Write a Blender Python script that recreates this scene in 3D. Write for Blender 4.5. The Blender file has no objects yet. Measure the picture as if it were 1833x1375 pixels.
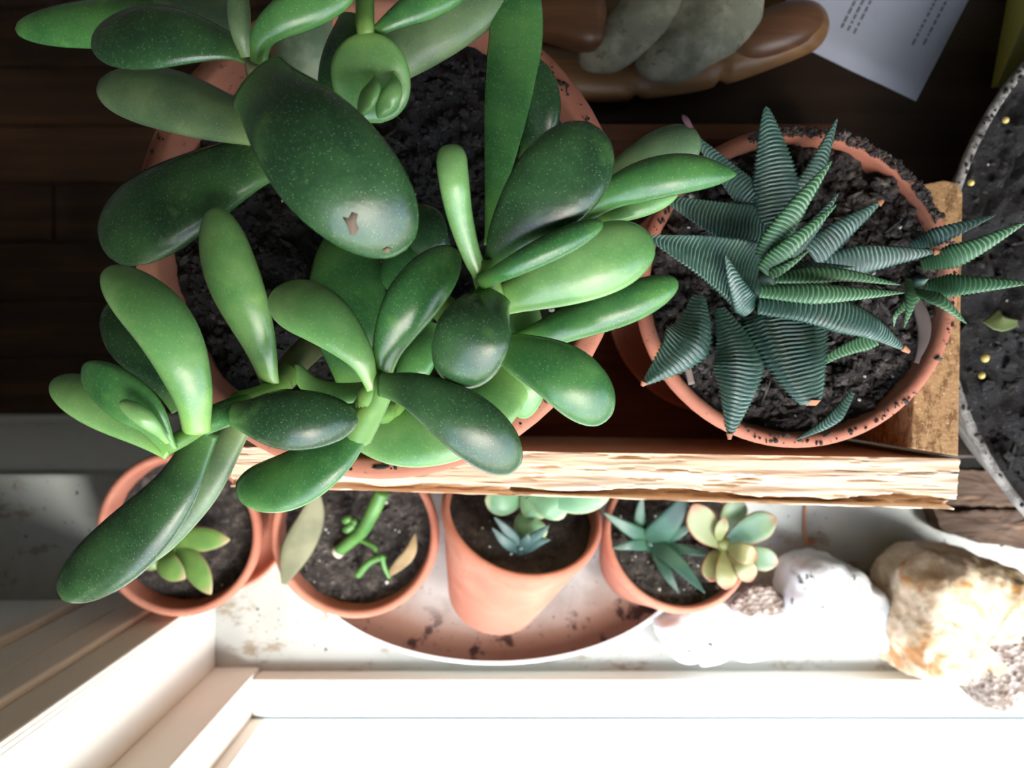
import bpy, bmesh, math, random
from mathutils import Vector, Matrix, noise
random.seed(7)
C = bpy.context.scene.collection
SC = bpy.context.scene
# ------------------------------------------------------------------ camera, sky, sun, exposure
# all building is done in centimetres above the window sill (z = 0) and scaled to metres
H = 46.0                     # camera height above the sill (cm), looking straight down
F = 1482.0                   # focal length in pixels of the 1833 x 1375 frame
CX, CY = 916.5, 687.5
cam_d = bpy.data.cameras.new('camera'); cam = bpy.data.objects.new('camera', cam_d); C.objects.link(cam)
cam.location = (0, 0, H*0.01); cam.rotation_euler = (0, 0, 0)
cam_d.sensor_width = 36; cam_d.lens = F/1833*36; cam_d.clip_start = 0.005; cam_d.clip_end = 200
cam_d.dof.use_dof = True; cam_d.dof.focus_distance = 0.195; cam_d.dof.aperture_fstop = 20
SC.camera = cam
world = bpy.data.worlds.new('sky'); SC.world = world; world.use_nodes = True
wn = world.node_tree.nodes; wl = world.node_tree.links
sky = wn.new('ShaderNodeTexSky'); sky.sky_type = 'NISHITA'; sky.sun_disc = False
sky.sun_elevation = math.radians(48); sky.sun_rotation = math.radians(160); sky.dust_density = 2; sky.air_density = 1
wl.new(sky.outputs[0], wn['Background'].inputs[0]); wn['Background'].inputs[1].default_value = 0.34
sun_d = bpy.data.lights.new('sun', 'SUN'); sun = bpy.data.objects.new('sun', sun_d); C.objects.link(sun)
sun_d.energy = 1.7; sun_d.angle = math.radians(12); sun_d.color = (1.0, 0.98, 0.94)
sun.rotation_euler = Vector((-0.55, 0.32, -0.80)).to_track_quat('-Z', 'Y').to_euler()
SC.view_settings.view_transform = 'Standard'; SC.view_settings.look = 'None'
SC.view_settings.gamma = 1; SC.view_settings.use_curve_mapping = False
SC.view_settings.exposure = 1.5
SC.cycles.max_bounces = 10; SC.cycles.diffuse_bounces = 6; SC.cycles.transparent_max_bounces = 8
SC.cycles.caustics_reflective = False; SC.cycles.caustics_refractive = False
SC.cycles.sample_clamp_indirect = 6
SC.cycles.use_denoising = True

# ------------------------------------------------------------------ helpers
def U(px, py, z):            # point seen at a pixel, at a real height z (cm)
    s = (H-z)/F
    return Vector(((px-CX)*s, (CY-py)*s, z))
def PX(n, z): return n*(H-z)/F            # pixel length at height z -> cm
ORG = {}
def empty(name, loc, label, cat, group=None):
    o = bpy.data.objects.new(name, None); C.objects.link(o); o.location = Vector(loc)*0.01
    o.empty_display_size = 0.02; ORG[o.name] = Vector(loc)
    o['label'] = label; o['category'] = cat
    if group: o['group'] = group
    return o
def tag(o, label, cat, group=None):
    o['label'] = label; o['category'] = cat
    if group: o['group'] = group
    return o
def mesh(name, vs, fs, mat, parent=None, smooth=True, uv=None, org=None, kind=None, label=None, mi=None):
    if parent is not None: org = ORG[parent.name]
    elif org is None:
        n = len(vs); xs = [v[0] for v in vs]; ys = [v[1] for v in vs]
        org = Vector(((min(xs)+max(xs))/2, (min(ys)+max(ys))/2, min(v[2] for v in vs)))
    me = bpy.data.meshes.new(name)
    me.from_pydata([((v[0]-org[0])*.01, (v[1]-org[1])*.01, (v[2]-org[2])*.01) for v in vs], [], fs)
    mats = mat if isinstance(mat, (list, tuple)) else [mat]
    for m in mats: me.materials.append(m)
    if mi: me.polygons.foreach_set('material_index', mi)
    if uv:
        l = me.uv_layers.new(name='UV')
        for lp in me.loops: l.data[lp.index].uv = uv[lp.vertex_index]
    if smooth: me.polygons.foreach_set('use_smooth', [True]*len(me.polygons))
    me.update()
    o = bpy.data.objects.new(name, me); C.objects.link(o)
    if parent is not None: o.parent = parent; o.location = (0, 0, 0)
    else: o.location = Vector(org)*.01
    ORG[o.name] = Vector(org)
    if kind: o['kind'] = kind
    if label: o['label'] = label
    return o
def box(x0, x1, y0, y1, z0, z1):
    v = [(x0,y0,z0),(x1,y0,z0),(x1,y1,z0),(x0,y1,z0),(x0,y0,z1),(x1,y0,z1),(x1,y1,z1),(x0,y1,z1)]
    f = [(3,2,1,0),(4,5,6,7),(0,1,5,4),(1,2,6,5),(2,3,7,6),(3,0,4,7)]
    return v, f
def bevel(o, w, seg=2):
    m = o.modifiers.new('bevel', 'BEVEL'); m.width = w*.01; m.segments = seg; m.limit_method = 'ANGLE'; m.angle_limit = .6
    return o
def bxo(name, x0, x1, y0, y1, z0, z1, mat, parent=None, bv=0.05, kind=None, label=None):
    v, f = box(x0,x1,y0,y1,z0,z1)
    o = mesh(name, v, f, mat, parent, smooth=False, kind=kind, label=label)
    if bv: bevel(o, bv)
    return o
def lathe(prof, seg=64, M=None, sx=1, sy=1):
    """prof: (r,z) pairs, cm; M: 4x4 placing matrix"""
    vs, fs = [], []
    for r, z in prof:
        for k in range(seg):
            a = 2*math.pi*k/seg; vs.append(Vector((r*math.cos(a)*sx, r*math.sin(a)*sy, z)))
    for i in range(len(prof)-1):
        for k in range(seg):
            a = i*seg+k; b = i*seg+(k+1) % seg
            fs.append((a, b, b+seg, a+seg))
    if M is not None: vs = [M @ v for v in vs]
    return vs, fs
def fbm(p, o=4): return noise.fractal(p, 1.0, 2.0, o)
def catmull(P, n):
    """P list of tuples (any length) -> n samples"""
    P = [Vector(p) for p in P]
    if len(P) == 2:
        return [P[0].lerp(P[1], i/(n-1)) for i in range(n)]
    Q = [P[0]*2-P[1]] + P + [P[-1]*2-P[-2]]
    m = len(P)-1; out = []
    for i in range(n):
        s = i/(n-1)*m; k = min(int(s), m-1); t = s-k
        a, b, c, d = Q[k:k+4]
        out.append(.5*((2*b)+(-a+c)*t+(2*a-5*b+4*c-d)*t*t+(-a+3*b-3*c+d)*t*t*t))
    return out
def resample(pts, ts):
    L = [0]
    for a, b in zip(pts, pts[1:]): L.append(L[-1]+(b-a).length)
    out = []; k = 0
    for t in ts:
        s = t*L[-1]
        while k < len(L)-2 and L[k+1] < s: k += 1
        d = L[k+1]-L[k] or 1e-9
        out.append(pts[k].lerp(pts[k+1], min(1, max(0, (s-L[k])/d))))
    return out
def loft(name, pts, prof, mat, parent, th=.4, roll=0, n=26, m=18, cup=0.0, rows=None, ridge=0, bands=0, lab=None, square=1.0, keel=None, arch=0, wob=0, seed=0, kind=None):
    """pts: world points (cm) of the centre line. prof(t) -> half width cm. th: thickness / width.
    cup raises the edges; ridge = transverse ridges of relative height."""
    ts = rows or [(.5-.5*math.cos(math.pi*i/(n-1)))*.55+.45*(i/(n-1)) for i in range(n)]
    n = len(ts)
    base = resample(catmull(pts, 60), ts)
    vs, fs, uv = [], [], []
    for i, t in enumerate(ts):
        T = (base[min(i+1, n-1)]-base[max(i-1, 0)]).normalized()
        up = Vector((0, 0, 1)); S = T.cross(up)
        S = S.normalized() if S.length > 1e-4 else Vector((1, 0, 0))
        N = S.cross(T).normalized()
        r_ = roll if not callable(roll) else roll(t)
        R = Matrix.Rotation(r_, 3, T); S = R @ S; N = R @ N
        w = max(prof(t), 1e-4)
        h = th(t)*w if callable(th) else th*w
        for j in range(m):
            a = 2*math.pi*j/m; c, s = math.cos(a), math.sin(a)
            cc = math.copysign(abs(c)**square, c); ss = math.copysign(abs(s)**square, s)
            v_ = t*bands-arch*(1-cc*cc)*(1 if s > 0 else -1)*.5
            k_ = 1+ridge*math.sin(2*math.pi*v_) if ridge else 1
            if keel is not None and s > 0:
                ss = (1-(cc-keel)/(1-keel) if cc > keel else 1-(keel-cc)/(1+keel))*.9
            p = base[i]+S*(w*cc*(1+(k_-1)*.6))+N*(h*ss*k_+cup*w*(cc*cc-.4))
            if wob: p = p+N*(wob*fbm(p*.8+Vector((seed, 0, 0)), 2))+S*(wob*.6*fbm(p*.7+Vector((0, seed, 5)), 2))
            vs.append(p); uv.append((.5+.5*cc, v_ if bands else t))
        if i:
            for j in range(m):
                a = (i-1)*m+j; b = (i-1)*m+(j+1) % m
                fs.append((a, b, b+m, a+m))
    fs.append(tuple(range(m-1, -1, -1))); fs.append(tuple(range((n-1)*m, n*m)))
    return mesh(name, vs, fs, mat, parent, uv=uv, label=lab, kind=kind)

# ------------------------------------------------------------------ materials
def rgb(r, g, b):            # sRGB 0-255 -> linear
    f = lambda c: (c/255/12.92) if c/255 <= .04045 else ((c/255+.055)/1.055)**2.4
    return (f(r), f(g), f(b), 1)
class Mat:
    def __init__(s, name, col, rough=.6, spec=.5):
        s.m = bpy.data.materials.new(name); s.m.use_nodes = True
        s.n = s.m.node_tree.nodes; s.l = s.m.node_tree.links
        s.b = s.n['Principled BSDF']; s.b.inputs['Base Color'].default_value = col
        s.b.inputs['Roughness'].default_value = rough; s.b.inputs['Specular IOR Level'].default_value = spec
        s.tc = s.n.new('ShaderNodeTexCoord'); s.col = None; s.c0 = col; s.h = None
    def coord(s, scale=(1, 1, 1), uv=False, rot=(0, 0, 0)):
        mp = s.n.new('ShaderNodeMapping'); mp.inputs['Scale'].default_value = scale; mp.inputs['Rotation'].default_value = rot
        s.l.new(s.tc.outputs['UV' if uv else 'Object'], mp.inputs[0]); return mp.outputs[0]
    def noise(s, scale, detail=4, stretch=(1, 1, 1), uv=False, dist=0, rough=.55, rot=(0, 0, 0)):
        t = s.n.new('ShaderNodeTexNoise'); t.inputs['Scale'].default_value = scale; t.inputs['Detail'].default_value = detail
        t.inputs['Distortion'].default_value = dist; t.inputs['Roughness'].default_value = rough
        s.l.new(s.coord(stretch, uv, rot), t.inputs['Vector']); return t.outputs[0]
    def vor(s, scale, stretch=(1, 1, 1), out='Distance', rand=1):
        t = s.n.new('ShaderNodeTexVoronoi'); t.inputs['Scale'].default_value = scale; t.inputs['Randomness'].default_value = rand
        s.l.new(s.coord(stretch), t.inputs['Vector']); return t.outputs[out]
    def ramp(s, fac, a, b):
        r = s.n.new('ShaderNodeMapRange'); r.interpolation_type = 'SMOOTHSTEP'
        r.inputs[1].default_value = a; r.inputs[2].default_value = b; s.l.new(fac, r.inputs[0]); return r.outputs[0]
    def math(s, op, a, b=None):
        r = s.n.new('ShaderNodeMath'); r.operation = op
        for k, x in enumerate((a, b)):
            if x is None: continue
            if isinstance(x, (int, float)): r.inputs[k].default_value = x
            else: s.l.new(x, r.inputs[k])
        return r.outputs[0]
    def mix(s, fac, col):
        x = s.n.new('ShaderNodeMix'); x.data_type = 'RGBA'
        if isinstance(fac, (int, float)): x.inputs[0].default_value = fac
        else: s.l.new(fac, x.inputs[0])
        if s.col: s.l.new(s.col, x.inputs[6])
        else: x.inputs[6].default_value = s.c0
        if isinstance(col, tuple): x.inputs[7].default_value = col
        else: s.l.new(col, x.inputs[7])
        s.col = x.outputs[2]; s.l.new(s.col, s.b.inputs['Base Color']); return s
    def bump(s, fac, strength=.3, dist=.001):
        bp = s.n.new('ShaderNodeBump'); bp.inputs['Strength'].default_value = strength; bp.inputs['Distance'].default_value = dist
        s.l.new(fac, bp.inputs['Height'])
        if s.h: s.l.new(s.h, bp.inputs['Normal'])
        s.h = bp.outputs[0]; s.l.new(s.h, s.b.inputs['Normal']); return s
    def set(s, **k):
        for a, v in k.items(): s.b.inputs[a.replace('_', ' ')].default_value = v
        return s
def uvv(s, axis=1):
    sp = s.n.new('ShaderNodeSeparateXYZ'); s.l.new(s.tc.outputs['UV'], sp.inputs[0]); return sp.outputs[axis]

def leaf_mat(name, dark, light, tip, rough=.26, speck=.45, sss=.12):
    M_ = Mat(name, dark, rough, .5)
    M_.mix(M_.ramp(M_.noise(70, 3), .35, .7), light)
    v = uvv(M_)
    M_.mix(M_.math('MULTIPLY', M_.ramp(v, .25, 0.0), .55), tip)          # paler towards the petiole
    M_.mix(M_.math('MULTIPLY', M_.ramp(M_.noise(125, 2), .62, .75), .25), tip)
    M_.mix(M_.math('MULTIPLY', M_.ramp(M_.noise(1300, 3, rough=.7), .5, .72), .22), tip)
    M_.mix(M_.math('MULTIPLY', M_.ramp(M_.vor(1300), .17, .06), speck), rgb(190, 215, 180))
    M_.mix(M_.math('MULTIPLY', M_.ramp(M_.noise(55, 5, rough=.7), .70, .74), .55), rgb(120, 110, 80))   # corky scars
    M_.bump(M_.noise(1100, 3), .10, .0004)
    M_.bump(M_.noise(110, 2), .12, .002)
    M_.set(Subsurface_Weight=sss, Subsurface_Scale=.004, Coat_Weight=.15, Coat_Roughness=.25)
    M_.b.inputs['Subsurface Radius'].default_value = (.4, 1, .2)
    return M_.m
J_DARK = leaf_mat('jade_old_leaf', rgb(36, 66, 40), rgb(54, 90, 52), rgb(96, 140, 72))
J_MID = leaf_mat('jade_leaf', rgb(54, 104, 56), rgb(80, 130, 68), rgb(118, 170, 78))
J_LITE = leaf_mat('jade_young_leaf', rgb(92, 142, 80), rgb(122, 164, 98), rgb(150, 192, 96))
J_OLIVE = leaf_mat('jade_weathered_leaf', rgb(82, 108, 76), rgb(112, 136, 94), rgb(140, 162, 98), .4)
def stem_mat(name, a, b):
    M_ = Mat(name, a, .45); M_.mix(M_.ramp(M_.noise(120, 4), .4, .65), b); M_.bump(M_.noise(400, 3), .2, .0005); return M_.m
STEM_G = stem_mat('green_stem', rgb(92, 134, 62), rgb(118, 154, 72))
STEM_B = stem_mat('woody_stem', rgb(84, 92, 56), rgb(112, 104, 76))
SAP = stem_mat('pale_old_stem', rgb(112, 135, 105), rgb(150, 165, 140))

hw = Mat('banded_blade', rgb(38, 70, 60), .4)
hw.mix(hw.ramp(hw.noise(60, 3), .35, .7), rgb(44, 76, 62))
hv = hw.math('SINE', hw.math('MULTIPLY', hw.math('ADD', uvv(hw), hw.math('MULTIPLY', hw.noise(240, 3), .9)), 2*math.pi))
hw.mix(hw.math('MULTIPLY', hw.ramp(hv, .1, 1.0), hw.ramp(hw.noise(130, 3), .15, 1.1)), rgb(172, 196, 186))
hw.mix(hw.math('MULTIPLY', hw.ramp(hw.vor(1500), .18, .06), .4), rgb(150, 175, 160))
hw.mix(hw.math('MULTIPLY', hw.ramp(hw.noise(150, 4), .6, .72), .3), rgb(84, 78, 66))
HAW = hw.set(Subsurface_Weight=.05, Subsurface_Scale=.002).m
hl = Mat('banded_young_blade', rgb(50, 92, 58), .45)
hv = hl.math('SINE', hl.math('MULTIPLY', hl.math('ADD', uvv(hl), hl.math('MULTIPLY', hl.noise(200, 3), .7)), 2*math.pi))
hl.mix(hl.math('MULTIPLY', hl.ramp(hv, .1, 1.0), .5), rgb(152, 190, 148))
HAWL = hl.set(Subsurface_Weight=.08, Subsurface_Scale=.002).m
DRYTIP = Mat('dry_tip', rgb(176, 120, 88), .8).m
DEADTIP = Mat('withered_tip', rgb(74, 48, 54), .9).m

def soil_mat(name, a, b, rough=.8):
    M_ = Mat(name, a, rough, .5)
    M_.mix(M_.ramp(M_.noise(220, 6, rough=.7), .45, .72), b)
    M_.mix(M_.ramp(M_.noise(700, 3), .62, .72), rgb(96, 90, 86))
    M_.bump(M_.noise(500, 6, rough=.7), .9, .002); return M_.m
SOIL = soil_mat('moist_potting_soil', rgb(26, 24, 25), rgb(48, 43, 42), .6)
SOILB = soil_mat('dry_potting_soil', rgb(48, 42, 39), rgb(100, 90, 84), .85)
CRUMBD = soil_mat('dry_soil_crumb', rgb(58, 51, 48), rgb(122, 112, 106), .85)
CRUMB = soil_mat('soil_crumb', rgb(28, 25, 24), rgb(62, 55, 51), .6)
PERL = Mat('perlite', rgb(200, 200, 190), .8).m
def terra(name, a, b, dirt=.5):
    M_ = Mat(name, a, .75, .3)
    M_.mix(M_.ramp(M_.noise(28, 5), .4, .68), b)
    M_.mix(M_.math('MULTIPLY', M_.ramp(M_.noise(330, 4, rough=.7), .60, .70), dirt), rgb(74, 52, 44))
    M_.mix(M_.math('MULTIPLY', M_.ramp(M_.noise(60, 6, rough=.75), .58, .75), .35), rgb(206, 160, 136))
    M_.bump(M_.noise(900, 3), .15, .0005); return M_.m
TERRA = terra('terracotta', rgb(172, 108, 86), rgb(190, 128, 104))
TERRA_S = terra('terracotta_small_pot', rgb(166, 102, 82), rgb(188, 126, 104), .35)

wd = Mat('rough_sawn_pine', rgb(222, 192, 158), .75, .3)
wd.mix(wd.ramp(wd.noise(9, 5, (1, 22, 6), dist=.6), .35, .7), rgb(236, 216, 190))
wd.mix(wd.math('MULTIPLY', wd.ramp(wd.noise(24, 5, (1, 16, 6), dist=.9), .62, .70), .5), rgb(158, 110, 74))
wd.mix(wd.math('MULTIPLY', wd.ramp(wd.noise(16, 6, (1, 26, 8), dist=1.2, rough=.7), .64, .67), .8), rgb(96, 56, 32))
wd.bump(wd.noise(40, 6, (1, 14, 5)), .22, .001); CRATE = wd.m
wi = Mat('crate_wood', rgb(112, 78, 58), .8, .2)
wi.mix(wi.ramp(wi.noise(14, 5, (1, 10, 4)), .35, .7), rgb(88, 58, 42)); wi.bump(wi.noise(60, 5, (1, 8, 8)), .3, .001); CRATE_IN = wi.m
we = Mat('sawn_end_wood', rgb(168, 132, 92), .85, .2)
we.mix(we.ramp(we.noise(380, 5, (1, .5, 1), rough=.7), .45, .62), rgb(118, 86, 56))
we.mix(we.math('MULTIPLY', we.ramp(we.noise(800, 2), .62, .7), .7), rgb(214, 184, 140)); we.bump(we.noise(600, 4), .5, .001); CRATE_END = we.m

wp = Mat('white_painted_sill', rgb(176, 177, 172), .4, .5)
wp.mix(wp.math('MULTIPLY', wp.ramp(wp.noise(22, 5), .45, .68), .5), rgb(150, 152, 142))
wp.mix(wp.math('MULTIPLY', wp.ramp(wp.noise(30, 7, (1, 1.8, 1), rough=.75), .54, .64), .7), rgb(128, 106, 78))
wp.mix(wp.math('MULTIPLY', wp.ramp(wp.noise(140, 5, rough=.7), .66, .72), .7), rgb(80, 64, 50)); SILL = wp.m
wq = Mat('white_painted_trim', rgb(232, 226, 216), .45, .5)
wq.mix(wq.math('MULTIPLY', wq.ramp(wq.noise(12, 4), .45, .75), .2), rgb(205, 196, 182)); TRIM = wq.m
GAP_SHADE = Mat('blue_grey_gap_shade', rgb(88, 112, 124), .6).m  # shade of the sash gap, put into a colour
WALL = Mat('pale_wall_paint', rgb(228, 226, 220), .8, .2)
WALL.mix(WALL.math('MULTIPLY', WALL.ramp(WALL.noise(90, 5), .66, .7), .5), rgb(80, 72, 62)); WALL = WALL.m
ROOM = Mat('room_paint', rgb(236, 234, 230), .9, .2).m
gl = bpy.data.materials.new('window_glass'); gl.use_nodes = True
gn = gl.node_tree.nodes; gn.clear(); go = gn.new('ShaderNodeOutputMaterial'); gm = gn.new('ShaderNodeMixShader')
gt = gn.new('ShaderNodeBsdfTransparent'); gg = gn.new('ShaderNodeBsdfGlossy'); gf = gn.new('ShaderNodeValue')
gt.inputs[0].default_value = (.95, .97, .96, 1); gg.inputs['Roughness'].default_value = .02; gf.outputs[0].default_value = .06
for a, b in ((gf.outputs[0], gm.inputs[0]), (gt.outputs[0], gm.inputs[1]), (gg.outputs[0], gm.inputs[2]), (gm.outputs[0], go.inputs[0])): gl.node_tree.links.new(a, b)
def darkwood(name, a, b, rough=.4, sc=6):
    M_ = Mat(name, a, rough, .4); M_.mix(M_.ramp(M_.noise(sc, 6, (1, 14, 6), dist=.5), .35, .7), b); return M_
dk = darkwood('dark_stained_wood', rgb(44, 33, 27), rgb(62, 47, 38)); TABLE = dk.m
FLOOR = darkwood('dark_floor_wood', rgb(58, 38, 24), rgb(84, 56, 34), .45, 3).m
hd = darkwood('carved_brown_wood', rgb(122, 92, 62), rgb(150, 116, 78), .4, 14); HANDW = hd.m
HANDD = darkwood('dark_brown_carved_wood', rgb(92, 64, 46), rgb(116, 82, 58), .35, 14).m
st = Mat('grey_green_stone', rgb(128, 130, 112), .85, .2)
st.mix(st.ramp(st.noise(90, 6, rough=.7), .4, .68), rgb(164, 162, 142)); st.mix(st.math('MULTIPLY', st.ramp(st.noise(125, 5, rough=.7), .58, .68), .7), rgb(84, 84, 70))
st.bump(st.noise(300, 6), .5, .001); STONE = st.m
PAPER = Mat('white_paper', rgb(188, 197, 218), .7, .3); PAPER.mix(PAPER.math('MULTIPLY', PAPER.ramp(PAPER.noise(60, 5), .6, .75), .25), rgb(150, 156, 170)); PAPER = PAPER.m
INK = Mat('grey_ink', rgb(112, 118, 134), .8).m
CARD_SHADE = Mat('shaded_yellow_green_card', rgb(182, 178, 74), .7).m  # left-facing panel of the card, its shade put into the colour
CARD_LIT = Mat('lit_yellow_green_card', rgb(206, 214, 136), .7).m  # same card, light on the upper panel put into the paler colour
gp = Mat('pale_grey_planter', rgb(148, 144, 138), .6, .3)
gp.mix(gp.math('MULTIPLY', gp.ramp(gp.noise(120, 6, rough=.75), .42, .60), .75), rgb(70, 64, 60)); gp.bump(gp.noise(500, 4), .3, .0007); PLANTER = gp.m
bk = darkwood('weathered_brown_board', rgb(96, 74, 58), rgb(70, 52, 42), .75, 20)
bk.mix(bk.math('MULTIPLY', bk.ramp(bk.noise(60, 6, (1, 5, 1)), .6, .7), .6), rgb(150, 116, 90)); bk.bump(bk.noise(70, 6, (1, 6, 2)), .6, .002); BARK = bk.m
qz = Mat('white_quartz', rgb(236, 238, 238), .5, .5)
qz.mix(qz.math('MULTIPLY', qz.ramp(qz.noise(45, 6), .5, .75), .4), rgb(206, 208, 204)); qz.mix(qz.math('MULTIPLY', qz.ramp(qz.noise(100, 5, rough=.7), .60, .64), .95), rgb(40, 40, 32))
QUARTZ = qz.set(Subsurface_Weight=.25, Subsurface_Scale=.006).m
qo = Mat('amber_quartz', rgb(186, 156, 118), .45, .5)
qo.mix(qo.ramp(qo.noise(40, 5, dist=.8), .38, .56), rgb(220, 200, 172)); qo.mix(qo.math('MULTIPLY', qo.ramp(qo.noise(55, 5, dist=.6), .54, .66), .85), rgb(184, 120, 52))
qo.mix(qo.math('MULTIPLY', qo.ramp(qo.noise(85, 6, rough=.7), .57, .70), .8), rgb(112, 86, 66)); qo.bump(qo.noise(160, 5), .6, .002)
AMBER = qo.set(Subsurface_Weight=.2, Subsurface_Scale=.006).m
dg = Mat('grainy_crystal_crust', rgb(104, 84, 70), .6, .5)
dg.mix(dg.ramp(dg.vor(420, out='Color'), .3, .8), rgb(160, 146, 136)); dg.bump(dg.vor(420), .8, .002); CRUST = dg.m
di = Mat('stained_dish_glaze', rgb(150, 142, 136), .4, .5)
def dish_radius(M_):
    v = M_.n.new('ShaderNodeVectorMath'); v.operation = 'LENGTH'; M_.l.new(M_.coord((1/(PX(360, 1.6)*.01), 1/(PX(205, 1.6)*.01), 0)), v.inputs[0]); return v.outputs['Value']
dr = dish_radius(di)
di.mix(di.math('MULTIPLY', di.ramp(di.noise(45, 5), .42, .62), .6), rgb(112, 98, 90))
di.mix(di.math('MULTIPLY', di.ramp(dr, .5, .86), .85), rgb(118, 80, 62))
di.mix(di.math('MULTIPLY', di.ramp(di.noise(75, 4, rough=.6), .56, .62), di.ramp(dr, .55, .85)), rgb(50, 32, 28))
di.mix(di.math('MULTIPLY', di.ramp(di.noise(240, 3), .64, .70), .8), rgb(66, 48, 42)); DISH_IN = di.m
ENAMEL = Mat('white_enamel', rgb(240, 240, 236), .25).m

# ------------------------------------------------------------------ the room
ZF = -82.0
YW = -12.0                                           # room face of the window wall
def struct(o): o['kind'] = 'structure'; return o
XL, XR, ZT = -16.5, 75.0, 60.0                       # window opening
o = struct(bxo('wall_window', -125, XL-6.9, -24, YW, 0, 165, ROOM, bv=0))
for nm, a in (('wall_panel_right', (XR, 125, -24, YW, 0, 165)), ('wall_panel_above', (XL-6.9, XR, -24, YW, ZT, 165))):
    bxo(nm, *a, ROOM, parent=o, bv=0)
bxo('reveal_left', XL-6.9, XL, -24, YW, 0, ZT, TRIM, parent=o, bv=0)
# moulded casing up the left side of the window, on the room face
cs = struct(bxo('trim_1', XL-7.0, XL-.02, YW-.02, YW+.22, 0, ZT+6, TRIM, bv=.08))
for nm, x0, x1, d in (('casing_bead', -23.7, -22.6, .75), ('casing_step', -22.4, -20.4, .45), ('casing_step', -20.1, -18.4, .62), ('casing_step', -18.2, -16.54, .42)):
    bxo(nm, x0, x1, YW+.2, YW+d, 0, ZT+6, TRIM, parent=cs, bv=.14)
# sill and the wall under it
sill = struct(bxo('trim_2', -70, 110, -22, -4.98, -2.6, 0, SILL, bv=.25))
ap = struct(bxo('wall_front', -125, 125, -24, -5.6, ZF, -2.6, WALL, bv=0))
struct(bxo('baseboard_front', -150, 150, -5.6, -4.7, ZF, ZF+9, WALL, bv=.3))
# window frame: ledge, stop, shadow-gap strip, stile and pane
wf = struct(bxo('window_1', -14.0, XR, -17.9, -15.9, 0, 1.5, TRIM, bv=.12))
bxo('frame_stop', XL, -14.0, -17.95, -15.7, 0, ZT, TRIM, parent=wf, bv=.1)
bxo('frame_stop', XR-3, XR, -17.9, -15.7, 1.5, ZT, TRIM, parent=wf, bv=.1)
bxo('frame_head', -14, XR-3, -17.9, -15.7, ZT-4, ZT, TRIM, parent=wf, bv=.1)
bxo('gap_shade_strip', -14.2, XR, -18.05, -17.82, .6, 1.46, GAP_SHADE, parent=wf, bv=0)  # coloured strip standing for the shadow gap at the sash base
bxo('sash_rail', -14.0, XR, -20.2, -18.0, .3, 1.55, TRIM, parent=wf, bv=.1)
bxo('sash_stile', XL, -13.3, -20.2, -18.0, .4, ZT, TRIM, parent=wf, bv=.1)
bxo('glass_pane', -13.3, XR-3, -19.3, -18.9, 1.5, ZT-3, gl, parent=wf, bv=0)
struct(bxo('trim_3', -40, 110, -40, -22, -6, -.3, TRIM, bv=.2))          # outer ledge in the daylight
struct(bxo('ground', -1500, 1500, -3000, -24, -104, -100, Mat('pale_outdoor_paving', rgb(150, 150, 142), .9, .2).m, bv=0))
# room shell
fl = struct(bxo('floor', -125, 125, -24, 120, ZF-4, ZF-1.6, FLOOR, bv=0))
k = 0
y = -5.0
while y < 72:
    for x0, x1 in ((-118, -20 - (k*37) % 60), (-20 - (k*37) % 60 + .25, 70)):
        bxo('plank', x0, x1, y+.12, y+8.9, ZF-1.6, ZF-.02*((k*7) % 5), FLOOR, parent=fl, bv=.12)
    y += 9.0; k += 1
struct(bxo('ceiling', -125, 125, -24, 120, 165, 169, ROOM, bv=0))
struct(bxo('wall_left', -129, -125, -24, 120, ZF, 165, ROOM, bv=0))
struct(bxo('wall_right', 125, 129, -24, 120, ZF, 165, ROOM, bv=0))
struct(bxo('wall_back', -125, 125, 120, 124, ZF, 165, ROOM, bv=0))

# ------------------------------------------------------------------ table beside the sill
ZTB = 12.0
tb = empty('table', (20, 22, ZF), 'dark stained wooden table under the crate and planters', 'table')
bxo('table_top', -9.2, 70, -3.05, 52, ZTB-1.2, ZTB, TABLE, tb, .12)
for x, y in ((-8, 0), (67, 0), (-8, 49), (67, 49)):
    bxo('leg', x, x+2.5, y, y+2.5, ZF-.02, ZTB-1.2, TABLE, tb, .2)

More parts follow.
